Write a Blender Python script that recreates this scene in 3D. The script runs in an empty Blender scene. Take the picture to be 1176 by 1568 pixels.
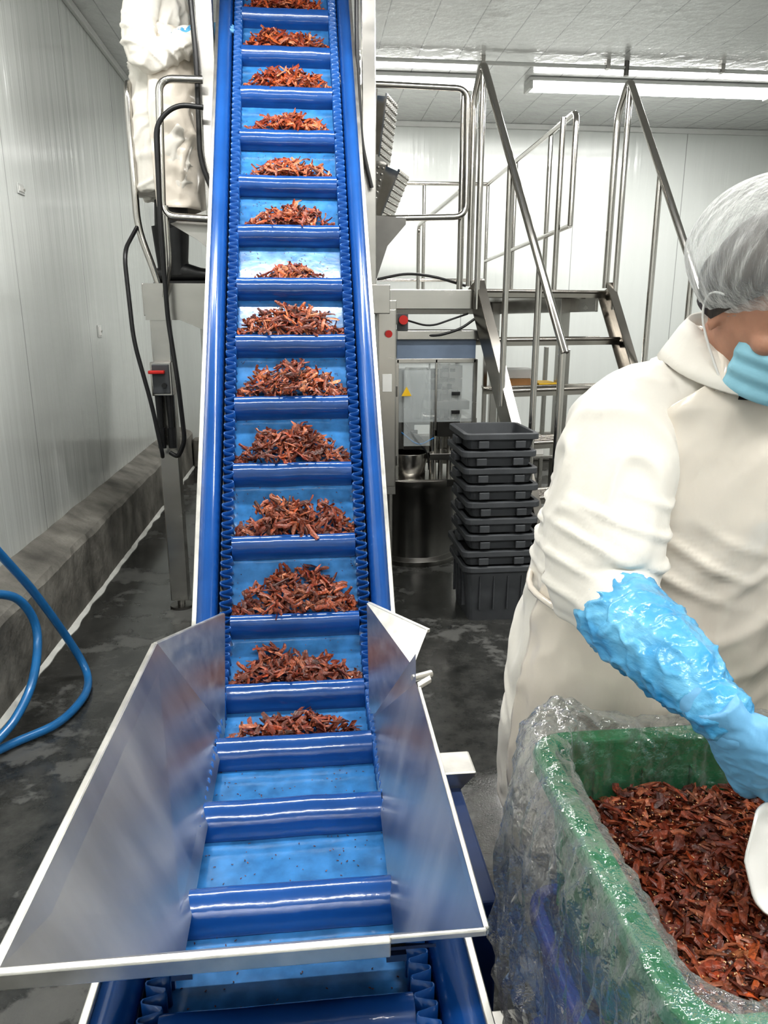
import bpy, math, random
from mathutils import Vector as V, Matrix, noise
random.seed(7)
pi=math.pi; sin=math.sin; cos=math.cos
C=bpy.context
# ---------------------------------------------------------------- materials
def _nt(name):
    m=bpy.data.materials.new(name); m.use_nodes=True
    nt=m.node_tree; b=nt.nodes['Principled BSDF']; return m,nt,b
def mat(name,col,rough=.5,metal=0,nscale=8,cvar=0,rvar=0,bump=0,bscale=40,coat=0,stretch=(1,1,1),trans=0,alpha=1,spec=.5,sss=0,bdist=.002,croughs=.1,detail=4,col2=None):
    m,nt,b=_nt(name); N=nt.nodes; L=nt.links
    b.inputs['Base Color'].default_value=(*col,1); b.inputs['Roughness'].default_value=rough
    b.inputs['Metallic'].default_value=metal; b.inputs['Coat Weight'].default_value=coat
    b.inputs['Coat Roughness'].default_value=croughs
    b.inputs['Specular IOR Level'].default_value=spec
    if trans: b.inputs['Transmission Weight'].default_value=trans
    if alpha<1: b.inputs['Alpha'].default_value=alpha
    if sss: b.inputs['Subsurface Weight'].default_value=sss; b.inputs['Subsurface Radius'].default_value=(.02,.008,.004)
    tc=N.new('ShaderNodeTexCoord'); mp=N.new('ShaderNodeMapping'); mp.inputs['Scale'].default_value=stretch
    L.new(tc.outputs['Object'],mp.inputs['Vector'])
    if cvar or rvar or col2:
        n=N.new('ShaderNodeTexNoise'); n.inputs['Scale'].default_value=nscale; n.inputs['Detail'].default_value=detail
        L.new(mp.outputs[0],n.inputs['Vector'])
        if cvar or col2:
            r=N.new('ShaderNodeValToRGB'); r.color_ramp.elements[0].position=.3; r.color_ramp.elements[1].position=.7
            c2=col2 if col2 else tuple(min(1,c*(1+cvar)) for c in col)
            c1=col if col2 else tuple(c*(1-cvar) for c in col)
            r.color_ramp.elements[0].color=(*c1,1); r.color_ramp.elements[1].color=(*c2,1)
            L.new(n.outputs['Fac'],r.inputs['Fac']); L.new(r.outputs[0],b.inputs['Base Color'])
        if rvar:
            mr=N.new('ShaderNodeMapRange'); mr.inputs['To Min'].default_value=max(0,rough-rvar); mr.inputs['To Max'].default_value=rough+rvar
            L.new(n.outputs['Fac'],mr.inputs['Value']); L.new(mr.outputs[0],b.inputs['Roughness'])
    if bump:
        n2=N.new('ShaderNodeTexNoise'); n2.inputs['Scale'].default_value=bscale; n2.inputs['Detail'].default_value=5
        L.new(mp.outputs[0],n2.inputs['Vector'])
        bp=N.new('ShaderNodeBump'); bp.inputs['Strength'].default_value=bump; bp.inputs['Distance'].default_value=bdist
        L.new(n2.outputs['Fac'],bp.inputs['Height']); L.new(bp.outputs[0],b.inputs['Normal'])
        if coat: L.new(bp.outputs[0],b.inputs['Coat Normal'])
    return m
STEEL=mat('stainless_steel',(.47,.455,.43),.25,1,nscale=4,cvar=.06,rvar=.07,stretch=(1,1,3))
TUBE=mat('polished_tube',(.54,.52,.49),.15,1,nscale=10,rvar=.05)
STAIRM=mat('stair_steel',(.36,.34,.31),.24,1,nscale=5,cvar=.08,rvar=.08)
HOPPER=mat('brushed_sheet_steel',(.66,.645,.615),.35,1,nscale=3,cvar=.14,rvar=.12,bump=.10,bscale=40,stretch=(1,3,1),bdist=.0006,detail=7)
HEDGE=mat('sheet_edge_steel',(.80,.78,.73),.36,1,nscale=30,cvar=.08,rvar=.1)
DARKSTEEL=mat('dark_steel',(.17,.165,.155),.32,1,nscale=5,cvar=.15,rvar=.08)
BELT=mat('belt_blue_base',(.045,.20,.46),.20,0,nscale=22,cvar=.28,rvar=.09,coat=.5,bump=.25,bscale=20,bdist=.004)
FLIGHT=mat('flight_blue',(.012,.082,.30),.2,0,nscale=9,cvar=.12,rvar=.05,coat=.9,croughs=.07,bump=.45,bscale=8,bdist=.008)
WAVE=mat('sidewall_blue',(.012,.11,.38),.28,0,nscale=9,cvar=.1,coat=.5)
SKIRT=mat('skirt_blue',(.014,.095,.34),.18,0,nscale=5,cvar=.12,rvar=.05,coat=.8,croughs=.06)
NAVY=mat('navy_rubber',(.008,.032,.12),.4,0,nscale=9,cvar=.2)
HOSE=mat('hose_blue',(.018,.17,.42),.3,0,nscale=20,cvar=.1,coat=.3)
BLACK=mat('black_rubber',(.012,.012,.013),.38,0,nscale=20,cvar=.3,bump=.1)
GRAYP=mat('gray_plastic',(.068,.072,.078),.48,0,nscale=12,cvar=.15,rvar=.08)
GREENP=mat('green_plastic',(.010,.165,.06),.28,0,nscale=10,cvar=.18,rvar=.08,coat=.4)
BLUEP=mat('blue_plastic',(.02,.035,.28),.4,0,nscale=10,cvar=.2)
BLUEGREY=mat('blue_grey_panel',(.17,.22,.30),.35,0,nscale=8,cvar=.1)
WHITEP=mat('white_plastic',(.8,.79,.76),.35,0,nscale=10,cvar=.04)
PANELW=mat('switch_plate',(.68,.69,.67),.4,0,nscale=10,cvar=.04)
REDP=mat('red_plastic',(.5,.02,.015),.35,0,nscale=10,cvar=.1)
YEL=mat('yellow_label',(.8,.5,.02),.5,0,nscale=10,cvar=.1)
COAT=mat('white_coat_cotton',(.77,.735,.67),.8,0,nscale=3,cvar=.04,bump=.6,bscale=13,bdist=.008,stretch=(1,1,.7))
APRON=mat('apron_vinyl',(.77,.70,.61),.22,0,nscale=4,cvar=.05,bump=.55,bscale=7,bdist=.014,coat=.5,croughs=.16,stretch=(1,1,.5))
SLEEVE=mat('blue_poly_sleeve',(.035,.28,.58),.26,0,nscale=16,col2=(.20,.55,.80),bump=.75,bscale=42,bdist=.005,coat=.35,croughs=.15,stretch=(1,.6,1.6))
GLOVE=mat('blue_nitrile',(.18,.43,.68),.5,0,nscale=22,cvar=.08,bump=.3,bscale=70,bdist=.002)
SKIN=mat('skin',(.46,.24,.16),.5,0,nscale=30,cvar=.12,sss=.1,bump=.3,bscale=220,bdist=.0008)
LIP=mat('lips',(.42,.12,.10),.45,0,nscale=16,cvar=.08)
EYEW=mat('eye_white',(.8,.78,.75),.2,0,nscale=16,cvar=.03)
IRIS=mat('iris_brown',(.05,.02,.01),.15,0,nscale=16,cvar=.1)
HAIR=mat('dark_hair',(.030,.020,.015),.45,0,nscale=60,cvar=.5,bump=.5,bscale=120,stretch=(1,1,.3))
MASK=mat('surgical_mask',(.29,.55,.66),.75,0,nscale=30,cvar=.06,bump=.2,bscale=300)
TEE=mat('black_cotton',(.012,.012,.015),.85,0,nscale=30,cvar=.2,bump=.3,bscale=300)
CONC=mat('concrete',(.20,.19,.17),.75,0,nscale=5,cvar=.5,rvar=.15,bump=.8,bscale=22,bdist=.012,detail=8)
SEAL=mat('white_sealant',(.72,.72,.68),.5,0,nscale=15,cvar=.1)
GLASS=mat('clear_acrylic',(.75,.80,.80),.08,0,alpha=.25,nscale=5,cvar=.02)
BROWN=mat('cardboard_brown',(.35,.18,.07),.7,0,nscale=15,cvar=.15)

def emis(name,strength,col=(1,.99,.96)):
    m,nt,b=_nt(name); b.inputs['Base Color'].default_value=(.9,.9,.9,1)
    b.inputs['Emission Color'].default_value=(*col,1); b.inputs['Emission Strength'].default_value=strength; return m
TUBELIGHT=emis('fluorescent_tube',20)

def wall_mat(name,axis,period,col=(.73,.755,.73),rib=.11,rough=.2,ribs_h=.12):
    m,nt,b=_nt(name); N=nt.nodes; L=nt.links
    tc=N.new('ShaderNodeTexCoord'); sp=N.new('ShaderNodeSeparateXYZ'); L.new(tc.outputs['Object'],sp.inputs[0])
    def M(op,a,bv=None):
        n=N.new('ShaderNodeMath'); n.operation=op
        if hasattr(a,'links'): L.new(a,n.inputs[0])
        else: n.inputs[0].default_value=a
        if bv is not None:
            if hasattr(bv,'links'): L.new(bv,n.inputs[1])
            else: n.inputs[1].default_value=bv
        return n.outputs[0]
    c=sp.outputs[axis]
    fr=M('FRACT',M('DIVIDE',M('ADD',c,50.13),period))
    seam=M('LESS_THAN',fr,.008/period)
    ribs=M('SINE',M('MULTIPLY',c,2*pi/rib))
    n=N.new('ShaderNodeTexNoise'); n.inputs['Scale'].default_value=1.4; n.inputs['Detail'].default_value=5
    mp=N.new('ShaderNodeMapping'); mp.inputs['Scale'].default_value=(7,7,.3); L.new(tc.outputs['Object'],mp.inputs[0]); L.new(mp.outputs[0],n.inputs['Vector'])
    r=N.new('ShaderNodeValToRGB'); r.color_ramp.elements[0].position=.25;r.color_ramp.elements[1].position=.75
    r.color_ramp.elements[0].color=(*[x*.95 for x in col],1); r.color_ramp.elements[1].color=(*col,1); L.new(n.outputs['Fac'],r.inputs[0])
    mx=N.new('ShaderNodeMix'); mx.data_type='RGBA'; L.new(seam,mx.inputs[0]); L.new(r.outputs[0],mx.inputs[6]); mx.inputs[7].default_value=(*[x*.5 for x in col],1)
    L.new(mx.outputs[2],b.inputs['Base Color'])
    h=M('ADD',M('MULTIPLY',ribs,ribs_h),M('MULTIPLY',seam,-2.0)); h=M('ADD',h,M('MULTIPLY',n.outputs['Fac'],5.0))
    bp=N.new('ShaderNodeBump'); bp.inputs['Strength'].default_value=.45; bp.inputs['Distance'].default_value=.003
    L.new(h,bp.inputs['Height']); L.new(bp.outputs[0],b.inputs['Normal'])
    b.inputs['Roughness'].default_value=rough; b.inputs['Coat Weight'].default_value=.7; b.inputs['Coat Roughness'].default_value=.06
    L.new(bp.outputs[0],b.inputs['Coat Normal'])
    return m
WALLY=wall_mat('insulated_panel_side','Y',1.15)
WALLX=wall_mat('insulated_panel_back','X',1.15)
CEIL=wall_mat('ceiling_panel','X',.30,(.60,.61,.60),.3,.16,.12)

def floor_mat():
    m,nt,b=_nt('wet_concrete_floor'); N=nt.nodes; L=nt.links
    tc=N.new('ShaderNodeTexCoord')
    def noi(s,d,r=.5):
        n=N.new('ShaderNodeTexNoise'); n.inputs['Scale'].default_value=s; n.inputs['Detail'].default_value=d; n.inputs['Roughness'].default_value=r
        L.new(tc.outputs['Object'],n.inputs['Vector']); return n.outputs['Fac']
    a=noi(2.6,8,.65); c=noi(9,8,.7); g=noi(160,4)
    r=N.new('ShaderNodeValToRGB'); e=r.color_ramp.elements; e[0].position=.32; e[0].color=(.022,.023,.022,1); e[1].position=.72; e[1].color=(.080,.080,.075,1)
    L.new(c,r.inputs[0])
    r2=N.new('ShaderNodeValToRGB'); e=r2.color_ramp.elements; e[0].position=.55; e[0].color=(0,0,0,1); e[1].position=.58; e[1].color=(1,1,1,1); L.new(a,r2.inputs[0])
    mx=N.new('ShaderNodeMix'); mx.data_type='RGBA'; mx.inputs[7].default_value=(.20,.20,.19,1); L.new(r.outputs[0],mx.inputs[6])
    mm=N.new('ShaderNodeMath'); mm.operation='MULTIPLY'; mm.inputs[1].default_value=.5; L.new(r2.outputs[0],mm.inputs[0]); L.new(mm.outputs[0],mx.inputs[0])
    L.new(mx.outputs[2],b.inputs['Base Color'])
    rr=N.new('ShaderNodeMapRange'); rr.inputs['From Min'].default_value=.50; rr.inputs['From Max'].default_value=.58; rr.inputs['To Min'].default_value=.05; rr.inputs['To Max'].default_value=.5
    L.new(a,rr.inputs[0]); L.new(rr.outputs[0],b.inputs['Roughness'])
    bp=N.new('ShaderNodeBump'); bp.inputs['Strength'].default_value=.25; bp.inputs['Distance'].default_value=.002; 
    ad=N.new('ShaderNodeMath'); ad.operation='ADD'; L.new(g,ad.inputs[0]); L.new(c,ad.inputs[1]); L.new(ad.outputs[0],bp.inputs['Height']); L.new(bp.outputs[0],b.inputs['Normal'])
    b.inputs['Coat Weight'].default_value=.25; b.inputs['Coat Roughness'].default_value=.08
    return m
FLOOR=floor_mat()
def food_mat():
    m,nt,b=_nt('dried_shreds'); N=nt.nodes; L=nt.links
    at=N.new('ShaderNodeAttribute'); at.attribute_name='Col'
    tc=N.new('ShaderNodeTexCoord'); n=N.new('ShaderNodeTexNoise'); n.inputs['Scale'].default_value=140; n.inputs['Detail'].default_value=5; L.new(tc.outputs['Object'],n.inputs['Vector'])
    mr=N.new('ShaderNodeMapRange'); mr.inputs['From Min'].default_value=.3; mr.inputs['From Max'].default_value=.7; mr.inputs['To Min'].default_value=.4; mr.inputs['To Max'].default_value=1.5; L.new(n.outputs['Fac'],mr.inputs[0])
    vm=N.new('ShaderNodeVectorMath'); vm.operation='SCALE'; L.new(at.outputs['Color'],vm.inputs[0]); L.new(mr.outputs[0],vm.inputs['Scale'])
    L.new(vm.outputs[0],b.inputs['Base Color']); b.inputs['Roughness'].default_value=.38; b.inputs['Coat Weight'].default_value=.4; b.inputs['Coat Roughness'].default_value=.10
    b.inputs['Specular IOR Level'].default_value=.35
    bp=N.new('ShaderNodeBump'); bp.inputs['Strength'].default_value=.8; bp.inputs['Distance'].default_value=.003; L.new(n.outputs['Fac'],bp.inputs['Height']); L.new(bp.outputs[0],b.inputs['Normal']); L.new(bp.outputs[0],b.inputs['Coat Normal'])
    return m
FOOD=food_mat()
def film_mat(name,base,dif,seed,difcol=(.9,.92,.92),rough=.12,scale=9,stretch=(1,1,1),gain=.55,bumpd=.02):
    m,nt,b=_nt(name); N=nt.nodes; L=nt.links
    out=[x for x in N if x.type=='OUTPUT_MATERIAL'][0]; N.remove(b)
    tr=N.new('ShaderNodeBsdfTransparent'); tr.inputs[0].default_value=(.97,.98,.98,1)
    gl=N.new('ShaderNodeBsdfGlossy'); gl.inputs['Roughness'].default_value=rough
    df=N.new('ShaderNodeBsdfDiffuse'); df.inputs[0].default_value=(*difcol,1)
    tc=N.new('ShaderNodeTexCoord'); mp=N.new('ShaderNodeMapping'); mp.inputs['Scale'].default_value=stretch; mp.inputs['Location'].default_value=(seed,0,0)
    n=N.new('ShaderNodeTexNoise'); n.inputs['Scale'].default_value=scale; n.inputs['Detail'].default_value=5; L.new(tc.outputs['Object'],mp.inputs[0]); L.new(mp.outputs[0],n.inputs['Vector'])
    bp=N.new('ShaderNodeBump'); bp.inputs['Strength'].default_value=.9; bp.inputs['Distance'].default_value=bumpd; L.new(n.outputs['Fac'],bp.inputs['Height'])
    L.new(bp.outputs[0],gl.inputs['Normal']); L.new(bp.outputs[0],df.inputs['Normal'])
    lw=N.new('ShaderNodeLayerWeight'); lw.inputs[0].default_value=.35; L.new(bp.outputs[0],lw.inputs['Normal'])
    mr=N.new('ShaderNodeMapRange'); mr.inputs['To Min'].default_value=base; mr.inputs['To Max'].default_value=min(1,base+gain); L.new(lw.outputs['Facing'],mr.inputs[0])
    s1=N.new('ShaderNodeMixShader'); s1.inputs[0].default_value=dif; L.new(gl.outputs[0],s1.inputs[1]); L.new(df.outputs[0],s1.inputs[2])
    s2=N.new('ShaderNodeMixShader'); L.new(mr.outputs[0],s2.inputs[0]); L.new(tr.outputs[0],s2.inputs[1]); L.new(s1.outputs[0],s2.inputs[2])
    L.new(s2.outputs[0],out.inputs[0]); return m
BAG=film_mat('clear_poly_bag',.07,.20,0,rough=.08,scale=15,gain=.78,bumpd=.035)
NET=film_mat('hairnet_nonwoven',.16,.95,3,(.80,.80,.78),.5,48,(1,1,.14),gain=.8,bumpd=.014)

# ---------------------------------------------------------------- mesh builder
class MB:
    def __init__(s,name): s.name=name; s.v=[]; s.f=[]; s.fm=[]; s.fs=[]; s.mats=[]; s.col=None
    def mi(s,m):
        if m not in s.mats: s.mats.append(m)
        return s.mats.index(m)
    def add(s,vs,fs,m,smooth=False,col=None):
        o=len(s.v); s.v+=[tuple(p) for p in vs]; i=s.mi(m)
        for f in fs: s.f.append([a+o for a in f]); s.fm.append(i); s.fs.append(smooth)
        if col is not None:
            if s.col is None: s.col=[]
            s.col+=[(*col,1)]*len(vs)
    def box(s,c,size,m,rot=None):
        hx,hy,hz=[a/2 for a in size]; c=V(c); vs=[]
        for x in(-hx,hx):
            for y in(-hy,hy):
                for z in(-hz,hz):
                    p=V((x,y,z)); 
                    if rot: p=rot@p
                    vs.append(c+p)
        s.add(vs,[(0,1,3,2),(4,6,7,5),(0,4,5,1),(2,3,7,6),(0,2,6,4),(1,5,7,3)],m)
    def bx(s,x0,x1,y0,y1,z0,z1,m): s.box(((x0+x1)/2,(y0+y1)/2,(z0+z1)/2),(abs(x1-x0),abs(y1-y0),abs(z1-z0)),m)
    def rings(s,rs,m,cap=(True,True),smooth=True,closed=True):
        n=len(rs[0]); vs=[p for r in rs for p in r]; fs=[]
        for i in range(len(rs)-1):
            for j in range(n if closed else n-1):
                k=(j+1)%n; fs.append((i*n+j,i*n+k,(i+1)*n+k,(i+1)*n+j))
        s.add(vs,fs,m,smooth)
        if cap[0]: s.add(rs[0],[tuple(reversed(range(n)))],m,False)
        if cap[1]: s.add(rs[-1],[tuple(range(n))],m,False)
    def tube(s,pts,r,m,seg=12,fil=0,closed=False):
        pts=[V(p) for p in pts]
        if fil: pts=fillet(pts,fil,closed)
        n=len(pts); rs=[]; up=None
        for i,p in enumerate(pts):
            if closed: t=(pts[(i+1)%n]-pts[i-1])
            else: t=(pts[min(i+1,n-1)]-pts[max(i-1,0)])
            t.normalize()
            if up is None:
                up=V((0,0,1)) if abs(t.z)<.9 else V((1,0,0))
            up=(up-t*up.dot(t)); up.normalize(); b=t.cross(up)
            rr=r[i] if isinstance(r,(list,tuple)) else r
            rs.append([p+up*(cos(2*pi*k/seg)*rr)+b*(sin(2*pi*k/seg)*rr) for k in range(seg)])
        if closed: rs.append(rs[0]); s.rings(rs,m,(False,False))
        else: s.rings(rs,m)
    def cyl(s,a,b,r,m,seg=20): s.tube([a,b],r,m,seg)
    def plate(s,pts,th,m,m2=None):
        pts=[V(p) for p in pts]; n=(pts[1]-pts[0]).cross(pts[2]-pts[0]).normalized()*(th/2); k=len(pts)
        s.add([p+n for p in pts]+[p-n for p in pts],[tuple(range(k))],m)
        s.add([p-n for p in pts],[tuple(reversed(range(k)))],m2 or m)
        s.add([p+n for p in pts]+[p-n for p in pts],[(i,(i+1)%k+0,(i+1)%k+k,i+k)[::-1] for i in range(k)],m)
    def build(s,parent=None,bevel=0,M=None,sol=0):
        me=bpy.data.meshes.new(s.name); vs=s.v
        if M is not None: vs=[tuple(M@V(p)) for p in vs]
        me.from_pydata(vs,[],s.f)
        for m in s.mats: me.materials.append(m)
        me.polygons.foreach_set('material_index',s.fm); me.polygons.foreach_set('use_smooth',s.fs)
        if s.col and len(s.col)==len(s.v):
            at=me.color_attributes.new('Col','FLOAT_COLOR','POINT'); at.data.foreach_set('color',[c for q in s.col for c in q])
        me.update(); me.validate()
        ob=bpy.data.objects.new(s.name,me); C.scene.collection.objects.link(ob)
        if parent: ob.parent=parent
        if sol:
            q=ob.modifiers.new('sol','SOLIDIFY'); q.thickness=sol
        if bevel:
            q=ob.modifiers.new('bev','BEVEL'); q.width=bevel; q.segments=2; q.limit_method='ANGLE'; q.angle_limit=math.radians(42); q.harden_normals=False
        return ob
def fillet(pts,rad,closed=False,k=6):
    out=[]; n=len(pts)
    for i,p in enumerate(pts):
        if not closed and i in(0,n-1): out.append(p); continue
        a=pts[i-1]; b=pts[(i+1)%n]; da=(a-p); db=(b-p); ra=min(rad,da.length*.48,db.length*.48)
        if da.normalized().dot(db.normalized())<-.999: out.append(p); continue
        A=p+da.normalized()*ra; B=p+db.normalized()*ra
        for j in range(k+1):
            t=j/k; out.append(A*(1-t)**2+p*2*t*(1-t)+B*t*t)
    return out
def empty(name,loc=(0,0,0)):
    e=bpy.data.objects.new(name,None); C.scene.collection.objects.link(e); e.location=(0,0,0); return e
def catmull(pts,sub=6):
    P=[tuple(p) for p in pts]; out=[]; n=len(P)
    for i in range(n-1):
        p0=P[max(i-1,0)];p1=P[i];p2=P[i+1];p3=P[min(i+2,n-1)]
        for j in range(sub):
            t=j/sub
            out.append(tuple(.5*((2*b)+(-a+c)*t+(2*a-5*b+4*c-d)*t*t+(-a+3*b-3*c+d)*t**3) for a,b,c,d in zip(p0,p1,p2,p3)))
    out.append(P[-1]); return out
def limb(mb,pts,m,seg=18,sub=5):
    q=catmull(pts,sub); mb.tube([p[:3] for p in q],[max(.002,p[3]) for p in q],m,seg)
    for e in(q[0],q[-1]): ball(mb,e[:3],(e[3],)*3,m,10,seg)
def ball(mb,c,r,m,nv=12,nu=18,rot=None):
    c=V(c); rs=[]
    for i in range(nv+1):
        ph=-pi/2+pi*i/nv; ph=max(-pi/2+.02,min(pi/2-.02,ph))
        ring=[]
        for j in range(nu):
            t=2*pi*j/nu; p=V((r[0]*cos(ph)*cos(t),r[1]*cos(ph)*sin(t),r[2]*sin(ph)))
            if rot: p=rot@p
            ring.append(c+p)
        rs.append(ring)
    mb.rings(rs,m)
def ell(c,rx,ry,n=32,pw=2.0):
    out=[]
    for j in range(n):
        t=2*pi*j/n; ct,st=cos(t),sin(t)
        out.append(V((c[0]+rx*math.copysign(abs(ct)**(2/pw),ct),c[1]+ry*math.copysign(abs(st)**(2/pw),st),c[2])))
    return out
def rrect(cx,cy,hx,hy,r,z,n=5):
    out=[]
    for (sx,sy,a0) in((1,1,0),(-1,1,pi/2),(-1,-1,pi),(1,-1,3*pi/2)):
        for k in range(n+1):
            t=a0+pi/2*k/n; out.append(V((cx+sx*(hx-r)+r*cos(t),cy+sy*(hy-r)+r*sin(t),z)))
    return out
def remeshed(mb,voxel,parent,m,disp=None,smooth=4,M=None):
    ob=mb.build(parent,M=M)
    q=ob.modifiers.new('r','REMESH'); q.mode='VOXEL'; q.voxel_size=voxel
    q=ob.modifiers.new('s','SMOOTH'); q.factor=.5; q.iterations=smooth
    dg=C.evaluated_depsgraph_get(); me=bpy.data.meshes.new_from_object(ob.evaluated_get(dg)); ob.modifiers.clear(); ob.data=me
    if disp:
        ns=[v.normal.copy() for v in me.vertices]
        for v,n in zip(me.vertices,ns): v.co=v.co+n*disp(v.co)
    me.materials.clear(); me.materials.append(m)
    me.polygons.foreach_set('use_smooth',[True]*len(me.polygons)); me.polygons.foreach_set('material_index',[0]*len(me.polygons)); me.update()
    return ob
def ridge(p,s,o=0):
    n=noise.noise(V((p[0]*s[0]+o,p[1]*s[1]+o*.7,p[2]*s[2]-o))); return 1-min(1,abs(n)*2.6)
def wr(p,ax,along,across,o=0,sharp=5,warp=.35):
    """cloth wrinkle ridges running along direction ax: low frequency along it, higher across it"""
    p=V(p); ax=V(ax).normalized(); q=ax*p.dot(ax); r=p-q
    w=noise.noise_vector(p*5+V((o,0,0)))*warp
    n=noise.noise(q*along+r*across+w+V((o,o*.3,-o)))
    a=noise.noise(p*4+V((0,o,0)))*.9+.65
    return math.exp(-(n*sharp)**2)*max(0,min(1,a))

# ---------------------------------------------------------------- room
XL,XR,YB,YF,H=-1.38,5.3,7.9,-2.6,3.37
def shell(name,c,s,m):
    b=MB(name); b.box(c,s,m); return b.build()
shell('floor',((XL+XR)/2,(YB+YF)/2,-.05),(XR-XL+.4,YB-YF+.4,.1),FLOOR)
shell('ceiling',((XL+XR)/2,(YB+YF)/2,H+.05),(XR-XL+.4,YB-YF+.4,.1),CEIL)
shell('wall_left',(XL-.05,(YB+YF)/2,H/2),(.1,YB-YF,H),WALLY)
shell('wall_right',(XR+.05,(YB+YF)/2,H/2),(.1,YB-YF,H),WALLY)
shell('wall_back',((XL+XR)/2,YB+.05,H/2),(XR-XL,.1,H),WALLX)
shell('wall_front',((XL+XR)/2,YF-.05,H/2),(XR-XL,.1,H),WALLX)
b=MB('baseboard_left')
prof=[(XL,0),(-1.20,0),(-1.205,.34),(-1.225,.365),(XL,.43)]
N=160; rs=[]
for i in range(N+1):
    y=YF+(YB-YF)*i/N
    rs.append([V((x+ (0 if k in(0,4) else .010*noise.noise(V((y*3,k,0)))+.006*noise.noise(V((y*11,k,0)))),y,z+(0 if k<2 else .008*noise.noise(V((y*4,k,5)))))) for k,(x,z) in enumerate(prof)])
b.rings(rs,CONC,smooth=False); b.build()
b=MB('trim_1'); 
rs=[]
for i in range(241):
    y=YF+(YB-YF)*i/240; w=.020+.018*noise.noise(V((y*6,0,0)))
    rs.append([V((-1.2,y,0)),V((-1.2+w,y,0)),V((-1.2+w,y,.004)),V((-1.2,y,.018))])
b.rings(rs,SEAL,smooth=False); b.build()
b=MB('trim_2'); b.bx(XL,XR,YB-.03,YB,H-.05,H,PANELW); b.bx(XL,XL+.03,YF,YB-.031,H-.05,H,PANELW); b.build(bevel=.008)
b=MB('baseboard_back'); b.bx(-1.19,XR,YB-.14,YB,0,.3,CONC); b.build(bevel=.02)
def plate_on_wall(y,z,h,w=.09):
    b=MB('wall_hatch'); b.bx(XL+.0005,XL+.006,y-w/2,y+w/2,z-h/2,z+h/2,PANELW); b.bx(XL+.005,XL+.009,y-w/2+.012,y+w/2-.012,z-h/2+.012,z+h/2-.012,WHITEP)
    b.cyl((XL+.006,y+w*.3,z),(XL+.014,y+w*.3,z),.006,STEEL,10); b.build(bevel=.002)
for y,z,h in((3.0,1.74,.10),(3.5,1.60,.13),(4.1,2.12,.05),(5.3,1.42,.08)): plate_on_wall(y,z,h)
POW=45
def fixture(x,y,L_=1.5):
    b=MB('fluorescent_light')
    z1=H-.002
    b.bx(x-L_/2,x+L_/2,y-.09,y+.09,z1-.03,z1,PANELW)
    b.bx(x-L_/2,x-L_/2+.03,y-.085,y+.085,z1-.085,z1-.03,PANELW); b.bx(x+L_/2-.03,x+L_/2,y-.085,y+.085,z1-.085,z1-.03,PANELW)
    for s in(-.045,.045):
        b.tube([(x-L_/2+.03,y+s,z1-.06),(x+L_/2-.03,y+s,z1-.06)],.02,TUBELIGHT,12)
    b.build(bevel=.004)
    l=bpy.data.lights.new('tube_lamp','AREA'); l.shape='RECTANGLE'; l.size=L_-.1; l.size_y=.14; l.energy=POW*L_/1.5; l.color=(1,.99,.965)
    o=bpy.data.objects.new('fluorescent_lamp',l); C.scene.collection.objects.link(o); o.location=(x,y,z1-.09)
for x,y,l_ in((.68,6.5,1.5),(2.88,6.5,2.1),(-.45,2.7,1.5),(1.35,2.7,1.5),(3.1,2.7,1.5),(-.45,-.6,1.5),(1.35,-.6,1.5),(3.1,-.6,1.5)): fixture(x,y,l_)
b=MB('ceiling_conduit'); b.tube([(-1.2,6.0,H-.045),(XR-.05,6.0,H-.045)],.014,PANELW,10)
for x in(.4,1.35,2.3,3.2): b.box((x,6.0,H-.03),(.03,.05,.06),STEEL)
b.cyl((2.45,6.0,H-.1),(2.45,6.0,H-.002),.02,DARKSTEEL); b.build()

# ---------------------------------------------------------------- conveyor
CX=-.055; Y0=.42; R=.5; PH=math.radians(52); T=R*math.tan(PH/2); YC=2.10; Z0=.37
L1=YC-T-Y0; LA=R*PH; L2=3.55-T; LT=L1+LA+L2
def path(s):
    if s<=L1: return Y0+s,Z0,0
    if s<=L1+LA:
        a=(s-L1)/R; return Y0+L1+R*sin(a),Z0+R*(1-cos(a)),a
    d=s-L1-LA; ys=Y0+L1+R*sin(PH); zs=Z0+R*(1-cos(PH)); return ys+d*cos(PH),zs+d*sin(PH),PH
def cp(x,s,h=0):
    y,z,a=path(s); return V((CX+x,y-sin(a)*h,z+cos(a)*h))
conv=empty('incline_conveyor')
def svals(ds):
    n=int(LT/ds); return [LT*i/n for i in range(n+1)]
b=MB('belt'); rs=[[cp(-.235,s,0),cp(.235,s,0),cp(.235,s,-.006),cp(-.235,s,-.006)] for s in svals(.03)]; b.rings(rs,BELT,smooth=False)
rs=[[cp(-.235,s,-.12),cp(.235,s,-.12),cp(.235,s,-.126),cp(-.235,s,-.126)] for s in svals(.03)]; b.rings(rs,BELT,smooth=False)
for s0,sg in((0,-1),(LT,1)):
    y,z,a=path(s0); rs=[]
    for k in range(13):
        t=pi/2-pi*k/12; c0=cp(0,s0,-.063); 
        tan=V((0,cos(a),sin(a)))*sg; nn=V((0,-sin(a),cos(a)))
        rs.append([c0+V((xx,0,0))+tan*(cos(t)*rr)+nn*(sin(t)*rr) for xx,rr in((-.235,.063),(.235,.063),(.235,.057),(-.235,.057))])
    b.rings(rs,BELT,smooth=False)
b.build(conv)
FS=.803; SP=.268
fl=[]; k=-2
while True:
    s=FS+k*SP; k+=1
    if s<.03: continue
    if s>LT-.05: break
    fl.append(s)
b=MB('flights')
fp=catmull([(-.048,.0),(-.048,.012),(-.045,.030),(-.038,.046),(-.026,.058),(-.010,.066),(.006,.066),(.017,.058),(.019,.044),(.015,.028),(.015,.012),(.024,.003),(.032,.0)],3)
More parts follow.
